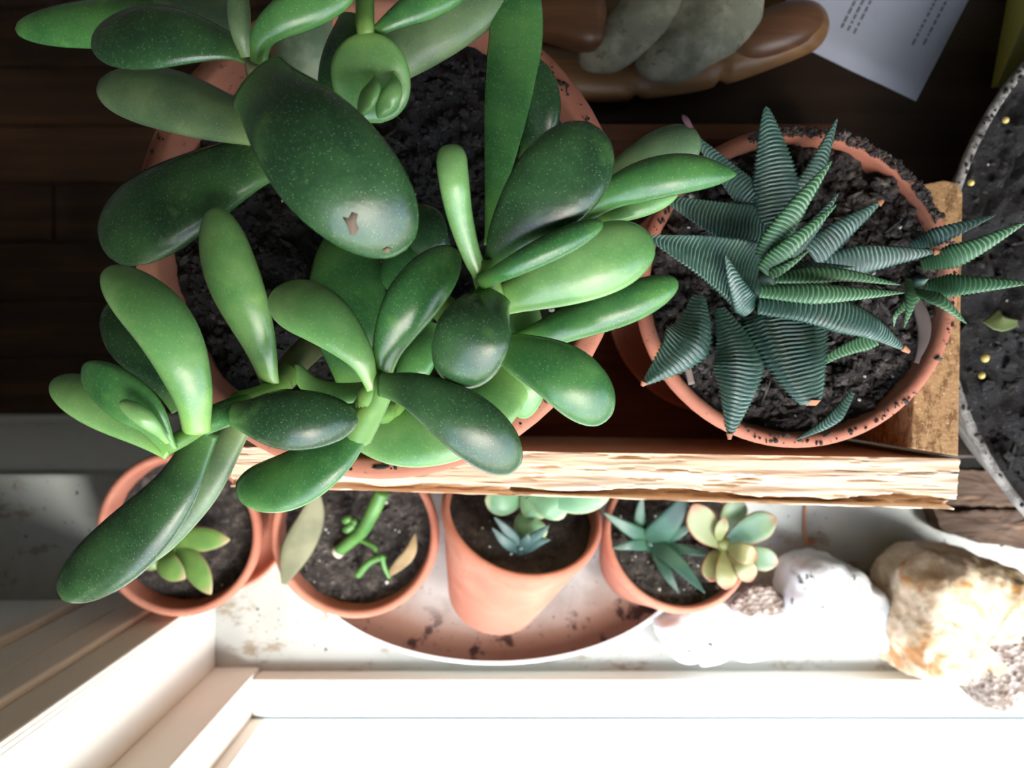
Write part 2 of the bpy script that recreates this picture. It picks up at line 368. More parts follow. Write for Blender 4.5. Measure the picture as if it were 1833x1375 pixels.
# ------------------------------------------------------------------ crate
ZC = 20.5
cr = empty('wooden_crate', (2.6, 3, ZTB), 'low rough-sawn wooden crate holding the jade pot and the banded succulent pot', 'crate')
def crate_front():
    A, B = U(414, 800, ZC), U(1719, 821, ZC); D, E = U(414, 871, ZC), U(1710, 913, ZC)
    nx, ny = 320, 30
    vs, fs = [], []
    for j in range(ny+1):
        for i in range(nx+1):
            s, t = i/nx, j/ny
            p = A.lerp(B, s).lerp(D.lerp(E, s), t)
            z = p.z
            q = Vector((p.x*.35, p.y*5, 0))
            z += .05*fbm(q*.8, 4) - .22*max(0, fbm(Vector((p.x*.5, p.y*6, 4)), 5)-.32)
            # split-off splinters along the window edge
            edge = .80+.09*fbm(Vector((p.x*.45, 3, 0)), 3)+.05*math.sin(p.x*.9)
            if t > edge and t < .965: z -= min(1, (t-edge)/.03)*(.55+.2*fbm(Vector((p.x*1.3, p.y*9, 2)), 3))*(.4 if p.x < 0 else 1)
            yj = .03*fbm(Vector((p.x*1.2, 7, 1)), 3) if t == 1 else 0
            xj = .05*fbm(Vector((p.y*4, 7, 3)), 3) if s in (0, 1) else 0
            vs.append(Vector((p.x+xj, p.y+yj, z)))
    W = nx+1
    for j in range(ny):
        for i in range(nx): fs.append((j*W+i, (j+1)*W+i, (j+1)*W+i+1, j*W+i+1))
    ring = [i for i in range(W)]+[j*W+nx for j in range(1, ny+1)]+[ny*W+i for i in range(nx-1, -1, -1)]+[j*W for j in range(ny-1, 0, -1)]
    b = len(vs)
    for r in ring: vs.append(Vector((vs[r].x, vs[r].y, ZTB)))
    n = len(ring)
    for k in range(n): fs.append((ring[k], ring[(k+1) % n], b+(k+1) % n, b+k))
    fs.append(tuple(b+k for k in range(n)))
    return mesh('front_board', vs, fs, CRATE, cr, smooth=False, label='pale board with splintered window-side edge')
crate_front()
XE = U(1722, 600, ZC).x
def end_board():
    a = [U(1632, 803, ZC), U(1716, 817, ZC), U(1724, 345, ZC), U(1712, 326, ZC), U(1690, 322, ZC), U(1650, 330, ZC)]
    vs = [Vector(p) for p in a]+[Vector((p.x, p.y, ZTB)) for p in a]; n = len(a)
    fs = [tuple(range(n)), tuple(range(2*n-1, n-1, -1))]+[(k, k+n, (k+1) % n+n, (k+1) % n) for k in range(n)]
    o = mesh('end_board', vs, fs, CRATE_END, cr, smooth=False); bevel(o, .05)
end_board()
bxo('end_board', -8.6, -8.0, -1.9, 8.6, ZTB, 14.4, CRATE_IN, cr, .05)
bxo('back_board', -8.6, 12.4, 9.4, 10.0, ZTB, 14.2, CRATE_IN, cr, .05)
bxo('base_board', -8.6, 12.3, -2.6, 9.4, ZTB, 12.7, CRATE_IN, cr, .03)

# ------------------------------------------------------------------ pots and soil
def frame(base, top):
    """placing matrix: z axis from base centre to rim centre"""
    z = (top-base).normalized(); x = Vector((1, 0, 0)); y = z.cross(x).normalized(); x = y.cross(z)
    M4 = Matrix(((x.x, y.x, z.x, base.x), (x.y, y.y, z.y, base.y), (x.z, y.z, z.z, base.z), (0, 0, 0, 1)))
    return M4, (top-base).length
def pot_mesh(root, base, top, R, rb, th=.45, collar=0, mat=None, soil_depth=.7, rough=0):
    M4, h = frame(base, top)
    if collar:
        rc = R-.55
        pr = [(0, 0), (rb*.7, 0), (rb, .15), (rb+(rc-rb)*.5, (h-collar)*.5), (rc, h-collar), (R-.18, h-collar+.1), (R-.1, h-collar+.25), (R, h-.25)]
    else:
        pr = [(0, 0), (rb*.7, 0), (rb, .12), (rb+(R-rb)*.45, h*.45), (rb+(R-rb)*.78, h*.8), (R-.05, h*.9), (R, h-.22)]
    pr += [(R-.07, h-.06), (R-.18, h), (R-th+.15, h), (R-th+.04, h-.06), (R-th, h-.2), (R-th-.12, h-soil_depth-.4)]
    vs, fs = lathe(pr, 72, M4)
    return mesh('pot', vs, fs, mat or TERRA, root), M4, h
def soil_mesh(root, M4, R, z, seed, mat, amp=.25, rings=34, seg=96, crumbs=800, perlite=14, csize=(.04, .16), dome=0.0, rimc=0, rimR=0, rimz=0):
    S = Vector((seed*3.1, seed*1.7, seed))
    vs, fs = [M4 @ Vector((0, 0, z))], []
    def hz(x, y):
        p = Vector((x, y, 0))+S
        r = math.hypot(x, y)/R
        c = noise.voronoi(p*2.2)[0][0]
        return z+amp*(fbm(p*.9, 5)*.8+(.45-c)*.9+.35*fbm(p*4, 3))+dome*(1-r*r)
    for i in range(1, rings+1):
        r = R*i/rings
        for k in range(seg):
            a = 2*math.pi*k/seg; x, y = r*math.cos(a), r*math.sin(a)
            vs.append(M4 @ Vector((x, y, hz(x, y))))
    for k in range(seg): fs.append((0, 1+k, 1+(k+1) % seg))
    for i in range(rings-1):
        for k in range(seg):
            a = 1+i*seg+k; b = 1+i*seg+(k+1) % seg
            fs.append((a, a+seg, b+seg, b))
    so = mesh('soil', vs, fs, mat, root)
    rnd = random.Random(seed)
    T = (1+5**.5)/2
    ico = [Vector(v).normalized() for v in ((-1,T,0),(1,T,0),(-1,-T,0),(1,-T,0),(0,-1,T),(0,1,T),(0,-1,-T),(0,1,-T),(T,0,-1),(T,0,1),(-T,0,-1),(-T,0,1))]
    icf = ((0,11,5),(0,5,1),(0,1,7),(0,7,10),(0,10,11),(1,5,9),(5,11,4),(11,10,2),(10,7,6),(7,1,8),(3,9,4),(3,4,2),(3,2,6),(3,6,8),(3,8,9),(4,9,5),(2,4,11),(6,2,10),(8,6,7),(9,8,1))
    def lumps(n, smin, smax, rr=None, zz=None, long=.14):
        V, Fc = [], []
        for _ in range(n):
            if rr is None:
                r = R*.97*math.sqrt(rnd.random()); a = rnd.random()*6.283; x, y = r*math.cos(a), r*math.sin(a); zc = hz(x, y)
            else:
                a = rr[0]+(rr[1]-rr[0])*rnd.random(); r = rimR+rnd.uniform(-.16, .10); x, y = r*math.cos(a), r*math.sin(a); zc = zz
            s = smin+(smax-smin)*rnd.random()**2.5
            sc = Vector((s*rnd.uniform(.6, 1.2), s*rnd.uniform(.6, 1.2), s*rnd.uniform(.5, .9)))
            if rnd.random() < long: sc.x *= 2.2; sc.y *= .5
            q = Matrix.Rotation(rnd.random()*6.28, 3, 'Z') @ Matrix.Rotation(rnd.uniform(-.6, .6), 3, 'X')
            b = len(V)
            for v in ico:
                w = Vector((v.x*sc.x, v.y*sc.y, v.z*sc.z))*rnd.uniform(.75, 1.2)
                V.append(M4 @ (q @ w+Vector((x, y, zc+s*.25))))
            Fc += [(b+f[0], b+f[1], b+f[2]) for f in icf]
        return V, Fc
    cm = CRUMBD if mat is SOILB else CRUMB
    v, f = lumps(crumbs, csize[0], csize[1]); mesh('soil_crumbs', v, f, cm, so, smooth=False, kind='stuff')
    if perlite: v, f = lumps(perlite, .05, .13, long=0); mesh('perlite', v, f, PERL, so, smooth=False, kind='stuff')
    if rimc:
        V, Fc = [], []
        for a0, a1, n in rimc:
            v, f = lumps(n, .025, .11, (a0, a1), rimz); b = len(V); V += v; Fc += [tuple(i+b for i in t) for t in f]
        mesh('rim_crumbs', V, Fc, cm, so, smooth=False, kind='stuff')
    return so
def core(z, d):  # a little shift helper
    return Vector((0, 0, z+d))

# ------------------------------------------------------------------ the big jade plant
zz = lambda z: 24+(z-15)*.75
jc = U(677, 415, 24.0); Rj = PX(445, 24.0)
jr = empty('potted_jade_plant', (jc.x, jc.y, 12.7), 'large jade plant with thick glossy green leaves in the biggest terracotta pot', 'potted plant')
p_, M4, h = pot_mesh(jr, Vector((jc.x, jc.y, 12.72)), jc, Rj, 3.75, th=.62, collar=2.2, soil_depth=1.2)
soil_mesh(jr, M4, Rj-.66, h-1.25, 3, SOIL, .32, 60, 150, 3600, 26, (.04, .20), rimc=[(0.1, 1.2, 60), (4.0, 5.6, 40), (2.4, 3.4, 20)], rimR=Rj-.3, rimz=h)
def jp(t, b=.30, pk=.62, p=.5):
    """outline of a jade leaf: narrow petiole, widest past the middle, rounded tip"""
    if t < pk:
        s = t/pk; s = s*s*(3-2*s); return b+(1-b)*s**.85
    s = (t-pk)/(1-pk); return max(0, 1-s**2.2)**p
stem_nodes = {}
def jstem(pts, w0, w1, mat=STEM_G, name='stem'):
    P = [U(x, y, zz(z)) for x, y, z in pts]; zm = sum(zz(q[2]) for q in pts)/len(pts)
    a, b = PX(w0, zm)/2, PX(w1, zm)/2
    o = loft(name, P, lambda t: a+(b-a)*t, mat, jr, th=1, n=14, m=12); return o
def jleaf(pts, w, mat, th=.42, roll=0, b=.30, pk=.62, p=.5, cup=0, lab=None, par=None):
    P = [U(x, y, zz(z)) for x, y, z in pts]; zm = sum(q.z for q in P)/len(P)
    hw_ = PX(w, zm)/2
    return loft('leaf', P, lambda t: hw_*jp(t, b, pk, p), mat, par or jr, th=th, roll=roll, n=30, m=20, cup=cup, lab=lab)
# branches
jstem([(640,440,13), (560,330,15), (500,230,18), (470,150,20), (462,100,21)], 70, 42, STEM_B)
jstem([(760,520,13), (850,600,15), (885,560,18.5), (872,508,20.3), (862,470,20.5)], 60, 40)
jstem([(690,560,13), (720,680,15), (690,735,17), (655,720,19), (690,678,19.8)], 60, 36)
jstem([(690,560,13), (600,590,14), (545,632,15.2), (510,672,16.2), (500,692,17)], 62, 44, STEM_B)
jstem([(520,668,16.4), (480,705,17.4), (425,722,18.4)], 46, 40)
jstem([(440,730,18.4), (400,742,19.2), (360,758,19.8)], 52, 46, J_MID)
jstem([(640,775,18.2), (668,730,19), (692,686,19.9)], 62, 36)
jstem([(362,762,19.6), (330,782,20), (296,800,20.3)], 30, 32)
jstem([(600,60,13), (640,-60,16), (655,-30,20.5), (652,20,21), (656,66,21.2)], 36, 30)
# cluster round the upper-left node
L = jleaf
L([(470,100,19), (330,40,18.2), (190,42,17.4), (26,52,17)], 92, J_MID, .5, b=.5, pk=.6)
L([(458,108,20.6), (405,82,20.6), (300,66,20.6), (164,74,20)], 124, J_DARK, .40, .15, b=.24)
L([(480,232,18), (400,212,17.6), (290,176,17), (176,152,16.4)], 118, J_OLIVE, .5, .2, b=.6, pk=.6)
L([(520,270,18), (440,296,17.5), (340,348,17), (252,396,16.6), (180,420,16)], 166, J_DARK, .45, .15, b=.5, pk=.72)
big = L([(462,150,22.0), (530,230,23), (620,330,23), (728,448,22)], 206, J_DARK, .42, .15, b=.62, pk=.55, lab='largest dark leaf with a corky scar')
def patch(leaf, name, outline, mat):
    '''a thin corky patch lying on the top of a leaf'''
    from mathutils.bvhtree import BVHTree
    g = ORG[leaf.name]; W = [v.co*100+g for v in leaf.data.vertices]
    bv = BVHTree.FromPolygons(W, [tuple(p.vertices) for p in leaf.data.polygons])
    eye = Vector((0, 0, H)); P = []
    for x, y in outline:
        h = bv.ray_cast(eye, (U(x, y, 20)-eye).normalized()); P.append(h[0])
    c = sum(P, Vector())/len(P); n_ = len(P)
    vs = [p+Vector((0, 0, -.02)) for p in P]+[c.lerp(p, .85)+Vector((0, 0, .025)) for p in P]+[c+Vector((0, 0, .035))]
    fs = [(k, (k+1) % n_, n_+(k+1) % n_, n_+k) for k in range(n_)]+[(n_+k, n_+(k+1) % n_, 2*n_) for k in range(n_)]
    return mesh(name, vs, fs, mat, leaf)
CORK = Mat('corky_scar', rgb(112, 96, 80), .9).m
patch(big, 'scar', [(612,388), (622,392), (630,378), (642,382), (638,398), (644,410), (636,424), (626,422), (622,408)], CORK)
patch(big, 'scar', [(684,448), (694,442), (702,446), (694,454)], CORK)
L([(630,30,17), (612,100,17.4), (604,210,17.6)], 78, J_DARK, .5, b=.6)
L([(462,112,21.5), (474,60,22), (530,20,22.2), (640,-30,22)], 76, J_MID, .5, .4, b=.4)
L([(445,100,21), (430,50,21.4), (424,-30,21.4)], 42, J_OLIVE, .7, b=.7)
L([(440,85,19.6), (385,30,19.4), (275,-25,19)], 84, J_OLIVE, .4, b=.4)
L([(550,190,14), (540,100,14.4), (548,10,14.4), (556,-50,14.4)], 104, SAP, .6, b=.8, pk=.5)
# cupped young pair hanging near the top
cw = PX(70, zz(20.8))
loft('leaf', [U(x, y, zz(z)) for x, y, z in ((652,58,21.3), (660,110,21.0), (668,160,20.6), (672,220,20.2))], lambda t: cw*max(.03, 1-abs(2*t-1)**2.3)**.5, J_LITE, jr, th=.36, n=34, m=24, cup=.26, lab='cupped young leaf with folded buds inside')
L([(672,134,21.2), (664,164,21.6), (642,208,21.2)], 40, J_LITE, .6, .5, b=.12, pk=.6, p=.8)
L([(704,128,21.1), (704,162,21.4), (676,212,21.0)], 38, J_LITE, .6, -.3, b=.12, pk=.6, p=.8)
L([(664,66,21), (690,45,21.2), (735,18,21.2), (850,-40,20.8)], 62, J_MID, .55, .3, b=.3)
L([(640,140,17.6), (720,90,18.2), (800,40,18.4), (930,-40,18.2)], 104, J_OLIVE, .55, .25, b=.8, pk=.5)
# long upright leaf and the one beside it
L([(876,440,17.6), (888,330,17.8), (906,200,18), (924,60,18.2), (928,-80,18.2)], 96, J_MID, .35, .1, b=.22, pk=.7, lab='long upright leaf reaching past the pot rim')
L([(944,290,17.0), (962,230,17.4), (966,170,17.8), (948,102,18)], 74, J_DARK, .4, -.1, b=.5, pk=.5)
# right-hand cluster
L([(872,512,20.4), (846,462,20.8), (824,390,21.4), (812,320,22), (806,258,22)], 54, J_LITE, .8, b=.55, pk=.88, p=.42)
L([(868,512,20.2), (858,480,20.6), (868,466,20.8)], 22, J_LITE, .8, b=.6)
L([(884,490,20.2), (920,420,21), (990,335,21.6), (1078,232,21.8)], 156, J_DARK, .36, .08, b=.34, pk=.66)
L([(862,506,20.8), (920,476,21.6), (1000,436,21.8), (1080,398,21.6)], 50, J_MID, .8, .3, b=.55)
L([(880,545,19.2), (980,506,19.6), (1080,464,19.8), (1172,436,19.6)], 128, J_LITE, .48, .25, b=.42, pk=.66)
L([(920,620,16.4), (1040,572,17), (1130,540,17.2), (1215,504,17.2)], 76, J_MID, .6, .25, b=.6, lab='leaf with soil grains along its edge')
L([(884,530,20.6), (858,575,21.4), (836,630,21.2), (816,690,20.6)], 136, J_DARK, .42, .0, b=.5, pk=.52, p=.45)
L([(884,622,19), (940,638,19.6), (1020,680,19.8), (1086,754,19.2)], 112, J_MID, .45, .1, b=.5, pk=.62)
L([(1040,386,19.4), (1110,340,20), (1210,312,20.4), (1320,312,20)], 74, J_MID, .6, .25, b=.5, pk=.5, p=.8)
L([(1070,340,17.4), (1150,290,17.8), (1254,246,18)], 84, J_OLIVE, .5, .15, b=.5, pk=.7)
L([(1240,232,18.0), (1230,218,18.3), (1221,205,18.4)], 12, DEADTIP, .7, b=.7, lab='withered purple tip')
L([(1070,392,18.6), (1130,372,18.8), (1215,338,18.6)], 48, J_LITE, .6, .2, b=.6)
L([(800,470,16), (770,430,16.4), (742,368,16.2)], 82, J_DARK, .4, b=.5)
L([(770,430,15.8), (730,470,16.2), (694,520,16)], 76, J_MID, .4, b=.5)
# middle
L([(682,676,19.4), (700,610,19.8), (745,530,20), (818,446,19.6)], 98, J_MID, .55, .35, b=.38, pk=.6)
L([(645,690,15), (628,590,15.4), (620,500,15.4), (620,400,15)], 140, J_MID, .4, b=.6, pk=.45)
L([(668,696,19.8), (640,632,20.2), (572,565,20.2), (486,526,19.6)], 104, J_LITE, .5, .25, b=.24, pk=.68)
L([(486,698,17.2), (462,610,18), (415,490,18.6), (380,372,18.4)], 100, J_LITE, .55, -.2, b=.36, pk=.64)
L([(352,770,20), (340,690,20.8), (290,580,21.2), (188,482,20.6)], 104, J_LITE, .6, .2, b=.50, pk=.58)
L([(330,730,18), (290,660,18.2), (235,600,18.2), (204,536,18)], 96, J_DARK, .5, .2, b=.5)
L([(308,806,20), (240,762,20), (160,716,19.8), (92,684,19.4)], 82, J_LITE, .55, .3, b=.5, pk=.6)
L([(304,804,20.4), (262,740,21), (205,695,21), (146,664,20.5)], 92, J_MID, .5, -.3, b=.4, pk=.5, cup=.25)
L([(300,792,21), (262,752,21.7), (215,718,21.8)], 34, J_LITE, .7, 0, b=.3)
L([(368,768,19), (312,880,19), (225,975,18.6), (106,1064,17.8)], 122, J_DARK, .5, .2, b=.46, pk=.6, lab='long dark leaf hanging over the small pot')
L([(432,755,17.6), (372,850,17.4), (310,930,17), (255,1005,16.6)], 82, J_OLIVE, .5, .2, b=.6, pk=.5)
L([(418,742,19.6), (470,750,20), (550,752,20.2), (642,752,19.6)], 110, J_DARK, .55, .1, b=.44, pk=.48, p=.55)
L([(660,730,18), (595,812,18.4), (515,862,18), (422,876,17.4)], 106, J_MID, .5, .3, b=.55, pk=.62)
L([(682,688,20.2), (750,706,20.8), (840,762,20.8), (924,842,20)], 114, J_DARK, .45, .15, b=.4, pk=.62)
L([(940,650,15.6), (860,740,16.2), (740,778,16), (610,760,15.4)], 122, J_LITE, .45, .2, b=.6, pk=.5)
L([(922,540,15.4), (936,620,15.8), (940,690,15.8), (934,750,15.4)], 88, J_LITE, .5, .1, b=.9, pk=.4)
L([(776,580,16.6), (756,630,16.9), (722,692,16.8)], 62, J_MID, .5, b=.6)
L([(668,700,17.2), (600,704,16.8), (556,690,16.6), (526,652,16.6)], 40, J_LITE, .5, .3, b=.9, pk=.5)

# ------------------------------------------------------------------ haworthia pot
hc = U(1430, 512, 22.0); Rh = PX(291, 22.0)
hr = empty('potted_haworthia', (hc.x, hc.y, 12.7), 'dark spiky succulent with white-banded pointed leaves in a terracotta pot in the crate', 'potted plant')
vs, fs = lathe([(0, 0), (3.2, 0), (4.15, 1.3), (4.3, 1.3), (4.0, .9), (3.3, .35), (0, .35)], 64, Matrix.Translation(Vector((hc.x-.35, hc.y+.3, 12.72))))
hs = mesh('saucer', vs, fs, TERRA, None); tag(hs, 'terracotta saucer under the banded succulent pot inside the crate', 'saucer')
p_, M4h, hh = pot_mesh(hr, Vector((hc.x, hc.y, 13.1)), hc, Rh, 3.0, th=.42, collar=1.3, soil_depth=.5)
soil_mesh(hr, M4h, Rh-.44, hh-.5, 11, SOILB, .42, 60, 140, 3800, 60, (.03, .19), dome=.12, rimc=[(.45, 1.9, 620), (4.2, 5.6, 60), (5.7, 6.6, 20), (2.2, 3.3, 30)], rimR=Rh-.2, rimz=hh)
def hp(pts):
    return [U(x, y, z) for x, y, z in pts]
rosettes = {}
def hblade(pts, w, par, mat=HAW, th=.34, roll=0, pk=.12, b=.85, end=.04, pw=.85, cup=.12, keel=None, arch=1.6):
    P = hp(pts); zm = sum(q.z for q in P)/len(P); w_ = PX(w, zm)/2
    Lc = sum((b_-a_).length for a_, b_ in zip(P, P[1:])); nb = max(8, round(Lc/.115))
    def pr(t):
        if t < pk: return w_*(b+(1-b)*t/pk)
        return w_*max(end, (1-((t-pk)/(1-pk))**1.0)**pw*(1-end)+end*.9)*(1 if t < .985 else .6)
    n = nb*4+1
    o = loft('blade', P, pr, mat, par, th=th, roll=roll, rows=[i/(n-1) for i in range(n)], m=14, cup=cup, ridge=.13, bands=nb, keel=keel, arch=arch)
    return o
def hcore(px, py, z, r, name='rosette_core'):
    c = U(px, py, z); vs, fs = [], []
    pr = [(r*.9, -.6), (r, -.2), (r*.8, .15), (r*.4, .35), (0.02, .4)]
    vs, fs = lathe(pr, 14, Matrix.Translation(c)); return mesh(name, vs, fs, HAW, hr)
K = hcore(1362, 515, 22.3, .55)
B = hblade
B([(1390,400,22.4), (1384,300,22.8), (1371,190,23.2)], 108, K, pk=.1, b=.95, pw=.75)
B([(1436,350,22.1), (1470,280,22.4), (1499,212,22.6)], 56, K, th=.4, roll=.5)
B([(1396,402,22.4), (1320,330,22.8), (1238,238,23.2)], 76, K, pk=.1, keel=.2)
B([(1372,420,22.5), (1280,390,23.0), (1182,352,23.4)], 88, K, pk=.2, keel=-.3)
B([(1350,500,23.2), (1270,462,23.9), (1158,424,24.4)], 124, K, pk=.12, pw=.9, cup=.25, keel=-.3)
B([(1340,556,23.6), (1318,510,24.4), (1298,456,24.8)], 50, K, th=.5, pk=.2, b=.6)
B([(1368,462,23.8), (1420,380,24.8), (1489,288,25.4)], 54, K, HAWL, th=.5, pk=.2, b=.7)
B([(1366,484,24.0), (1424,432,24.8), (1498,366,25.2)], 40, K, HAWL, th=.5, pk=.2, b=.7)
B([(1410,452,23.2), (1460,400,23.8), (1502,345,24.0)], 38, K, th=.5)
B([(1450,456,22.6), (1512,408,22.9), (1579,360,23.1)], 62, K, th=.4, roll=.3)
B([(1380,492,24.2), (1412,475,24.6), (1450,447,24.8)], 20, K, HAWL, th=.6)
B([(1478,472,22.5), (1560,462,22.8), (1680,450,23.0)], 56, K, th=.4, roll=.35, pk=.3, b=.7)
B([(1388,494,24), (1450,480,24.3), (1530,478,24.3)], 30, K, th=.5)
B([(1388,498,24.2), (1500,492,24.8), (1613,510,24.8)], 32, K, HAWL, th=.6, pk=.3, b=.6)
B([(1360,522,24.4), (1470,526,25.0), (1620,524,24.8)], 38, K, HAWL, th=.6, pk=.35, b=.6)
B([(1358,548,23.8), (1460,556,24.4), (1550,582,24.2), (1624,628,23.4)], 60, K, th=.5, pk=.45, b=.5)
B([(1462,556,22.4), (1520,560,22.8), (1576,590,22.8)], 60, K, th=.35, roll=.3)
B([(1400,560,22.6), (1424,640,23.0), (1453,724,23.2)], 160, K, pk=.1, b=.9, end=.20, pw=.72, cup=.15, keel=.5, th=.62)
B([(1288,552,22.6), (1322,650,23), (1306,784,23.2)], 94, K, pk=.46, b=.22, cup=.1, keel=.4, th=.75)
B([(1252,530,22.6), (1232,610,23), (1150,690,23.2)], 88, K, pk=.46, b=.28, cup=.1, keel=-.4, th=.75)
B([(1568,606,22.3), (1500,632,22.5), (1432,674,22.6)], 30, K, HAWL)
B([(1526,702,21.9), (1490,750,22.1), (1424,788,22.4)], 26, K, th=.5, pk=.35, b=.4)
for a, b, w in (((1452,716,23.2), (1452,726,23.2), 36), ((1153,684,23.25), (1149,691,23.25), 12), ((1306,776,23.25), (1306,787,23.25), 12), ((1573,364,23.15), (1581,358,23.15), 14), ((1672,451,23.05), (1683,450,23.05), 14), ((1616,622,23.5), (1628,630,23.4), 14)):
    loft('dry_tip', hp([a, b]), (lambda w_: (lambda t: w_*(1-.5*t)))(PX(w, 23)/2), DRYTIP, K, th=.5, n=6, m=8)
K2 = hcore(1648, 502, 21.8, .18)
B([(1632,440,22.1), (1700,415,23.2), (1784,384,23.8)], 34, K2, th=.5, pk=.35, b=.5)
B([(1652,474,22.3), (1730,450,23.6), (1838,397,24.4)], 44, K2, HAWL, th=.5, pk=.35, b=.5)
B([(1660,514,22.4), (1740,510,23.6), (1852,506,24.4)], 44, K2, HAWL, th=.5, pk=.25, b=.6)
B([(1636,520,22.6), (1684,540,23.4), (1731,580,23.4)], 26, K2, HAWL, th=.5, pk=.4, b=.5)
B([(1625,500,22.6), (1630,540,23), (1618,588,23)], 22, K2, HAWL, th=.6, pk=.4, b=.5)
B([(1640,530,22.2), (1606,560,22.6), (1600,585,22.4)], 22, K2, HAWL, th=.5)
# dry leaf husk lying at the offset
loft('dried_leaf', hp([(1640,530,21.9), (1655,590,21.9), (1642,650,21.9)]), lambda t: PX(24, 22)/2*(.4+.6*math.sin(math.pi*min(1, t+.1))), Mat('dry_husk', rgb(84, 72, 68), .9).m, hr, th=.3, n=14, m=10, wob=.1)
tw = loft('twig', hp([(1222,626,22.6), (1230,655,22.65), (1238,688,22.6)]), lambda t: .1, Mat('pale_twig', rgb(128, 112, 104), .9).m, None, th=.6, n=8, m=8, wob=.03)
tag(tw, 'short grey splinter lying on a banded leaf over the pot rim', 'twig')

# ------------------------------------------------------------------ planter at the right edge
gc = U(2296, 515, 17.0); Rg = PX(616, 17.0)
gr = empty('grey_planter', (gc.x, gc.y, ZTB), 'big pale grey planter of dark soil cut off by the right edge', 'planter')
M4g, hg = frame(Vector((gc.x, gc.y, ZTB)), gc)
vs, fs = lathe([(0, 0), (9.9, 0), (10.3, .2), (11.0, 2.2), (Rg-.05, hg-.3), (Rg, hg-.08), (Rg-.1, hg), (Rg-.26, hg), (Rg-.34, hg-.1), (Rg-.5, hg-1.4)], 110, M4g)
mesh('pot', vs, fs, PLANTER, gr)
so = soil_mesh(gr, M4g, Rg-.38, hg-.75, 21, SOIL, .5, 60, 150, 4200, 60, (.04, .24), rimc=[(1.8, 3.3, 160), (3.3, 4.4, 60)], rimR=Rg-.2, rimz=hg)
for x, y, w in ((1763, 641, 16), (1757, 672, 13), (1738, 327, 12), (1800, 215, 12)):
    c = U(x, y, 16.5); r = PX(w, 16.5)/2
    loft('yellow_bead', [c-Vector((r*.9, 0, 0)), c, c+Vector((r*.9, 0, .05))], lambda t, r=r: r*math.sqrt(max(.02, 1-(2*t-1)**2)), Mat('fertiliser_bead', rgb(206, 186, 108), .4).m, so, th=1, n=10, m=10)
dl = loft('leaf_scrap', [U(1772,566,16.6), U(1792,580,16.8), U(1822,578,16.6)], lambda t: PX(40, 16.6)/2*(1-.75*t), Mat('withering_leaf', rgb(98, 112, 66), .6).m, so, th=.12, n=10, m=10, cup=.2)

# ------------------------------------------------------------------ the small pots on the sill
# pot 1 with its saucer
c1 = U(317, 957, 6.5); R1 = PX(149, 6.5)
vs, fs = lathe([(0, 0), (3.0, 0), (3.9, .9), (4.05, 1.5), (3.9, 1.5), (3.7, 1.0), (2.9, .3), (0, .3)], 64, Matrix.Translation(Vector((c1.x+.1, c1.y, .01))))
tag(mesh('saucer', vs, fs, TERRA_S), 'terracotta saucer under the leftmost small pot on the white sill', 'saucer')
a1 = empty('potted_rosette_cutting', (c1.x, c1.y, .3), 'small terracotta pot with a few pale green rosette leaves, leftmost on the sill', 'potted plant', 'small terracotta pots on the window sill')
_, M1, h1 = pot_mesh(a1, Vector((c1.x, c1.y, .32)), c1, R1, 2.6, th=.42, mat=TERRA_S, soil_depth=1.2)
soil_mesh(a1, M1, R1-.52, h1-1.3, 31, SOILB, .16, 30, 80, 500, 10, (.03, .10))
def sm(name, col, col2, edge=None, rough=.4):
    M_ = Mat(name, col, rough); M_.mix(M_.ramp(M_.noise(60, 3), .35, .7), col2)
    if edge:
        M_.mix(M_.math('MULTIPLY', M_.ramp(uvv(M_), .80, 1.0), .85), edge)
        M_.mix(M_.math('MULTIPLY', M_.ramp(M_.math('ABSOLUTE', M_.math('SUBTRACT', uvv(M_, 0), .5)), .40, .5), .7), edge)
    M_.set(Subsurface_Weight=.1, Subsurface_Scale=.003); return M_.m
ROSE = sm('rosette_leaf', rgb(88, 124, 62), rgb(112, 144, 74), rgb(170, 146, 112))
def point(w, pk=.5, b=.4, pw=.8): return lambda t: w*(b+(1-b)*math.sin(min(1, t/pk)*math.pi/2) if t < pk else max(.02, (1-((t-pk)/(1-pk))**2)**pw))
def sleaf(par, pts, w, mat, name='leaf', th=.35, roll=0, pk=.5, b=.4, pw=.8, cup=.1, n=18, m=12, **k):
    P = hp(pts); zm = sum(q.z for q in P)/len(P)
    return loft(name, P, point(PX(w, zm)/2, pk, b, pw), mat, par, th=th, roll=roll, n=n, m=m, cup=cup, **k)
sleaf(a1, [(310,985,5.6), (350,966,6.2), (412,966,6.6)], 46, ROSE)
sleaf(a1, [(318,985,5.8), (346,1010,6.4), (378,1064,6.8)], 46, ROSE)
sleaf(a1, [(300,985,5.8), (300,1010,6.5), (332,1036,6.8)], 46, ROSE)
sleaf(a1, [(300,985,5.8), (270,1000,6.3), (245,1010,6.5)], 44, ROSE)
sleaf(a1, [(300,980,5.8), (290,950,6.3), (300,930,6.5)], 40, ROSE)
loft('stem', hp([(306,990,4.6), (308,986,5.9)]), lambda t: .28, STEM_G, a1, th=1, n=6, m=8)
# oval dish
ZD = .55
dc = U(885, 985, 1.6); da, db = PX(360, 1.6), PX(205, 1.6)
dsh = empty('oval_dish', (dc.x, dc.y, 0), 'oval white-rimmed dish with a stained brown inside under three small pots', 'dish')
Md = Matrix.Translation(Vector((dc.x, dc.y, .01)))
vs, fs = lathe([(0, 0), (.78, 0), (.86, .2), (.985, 1.45), (1.0, 1.6), (.985, 1.62), (.972, 1.55)], 110, Md, da, db); mesh('dish_rim', vs, fs, ENAMEL, dsh)
vs, fs = lathe([(.975, 1.56), (.93, 1.0), (.86, .52), (.78, .4), (.4, .36), (.001, .36)], 110, Md, da, db); mesh('dish_bowl', vs, fs, DISH_IN, dsh)
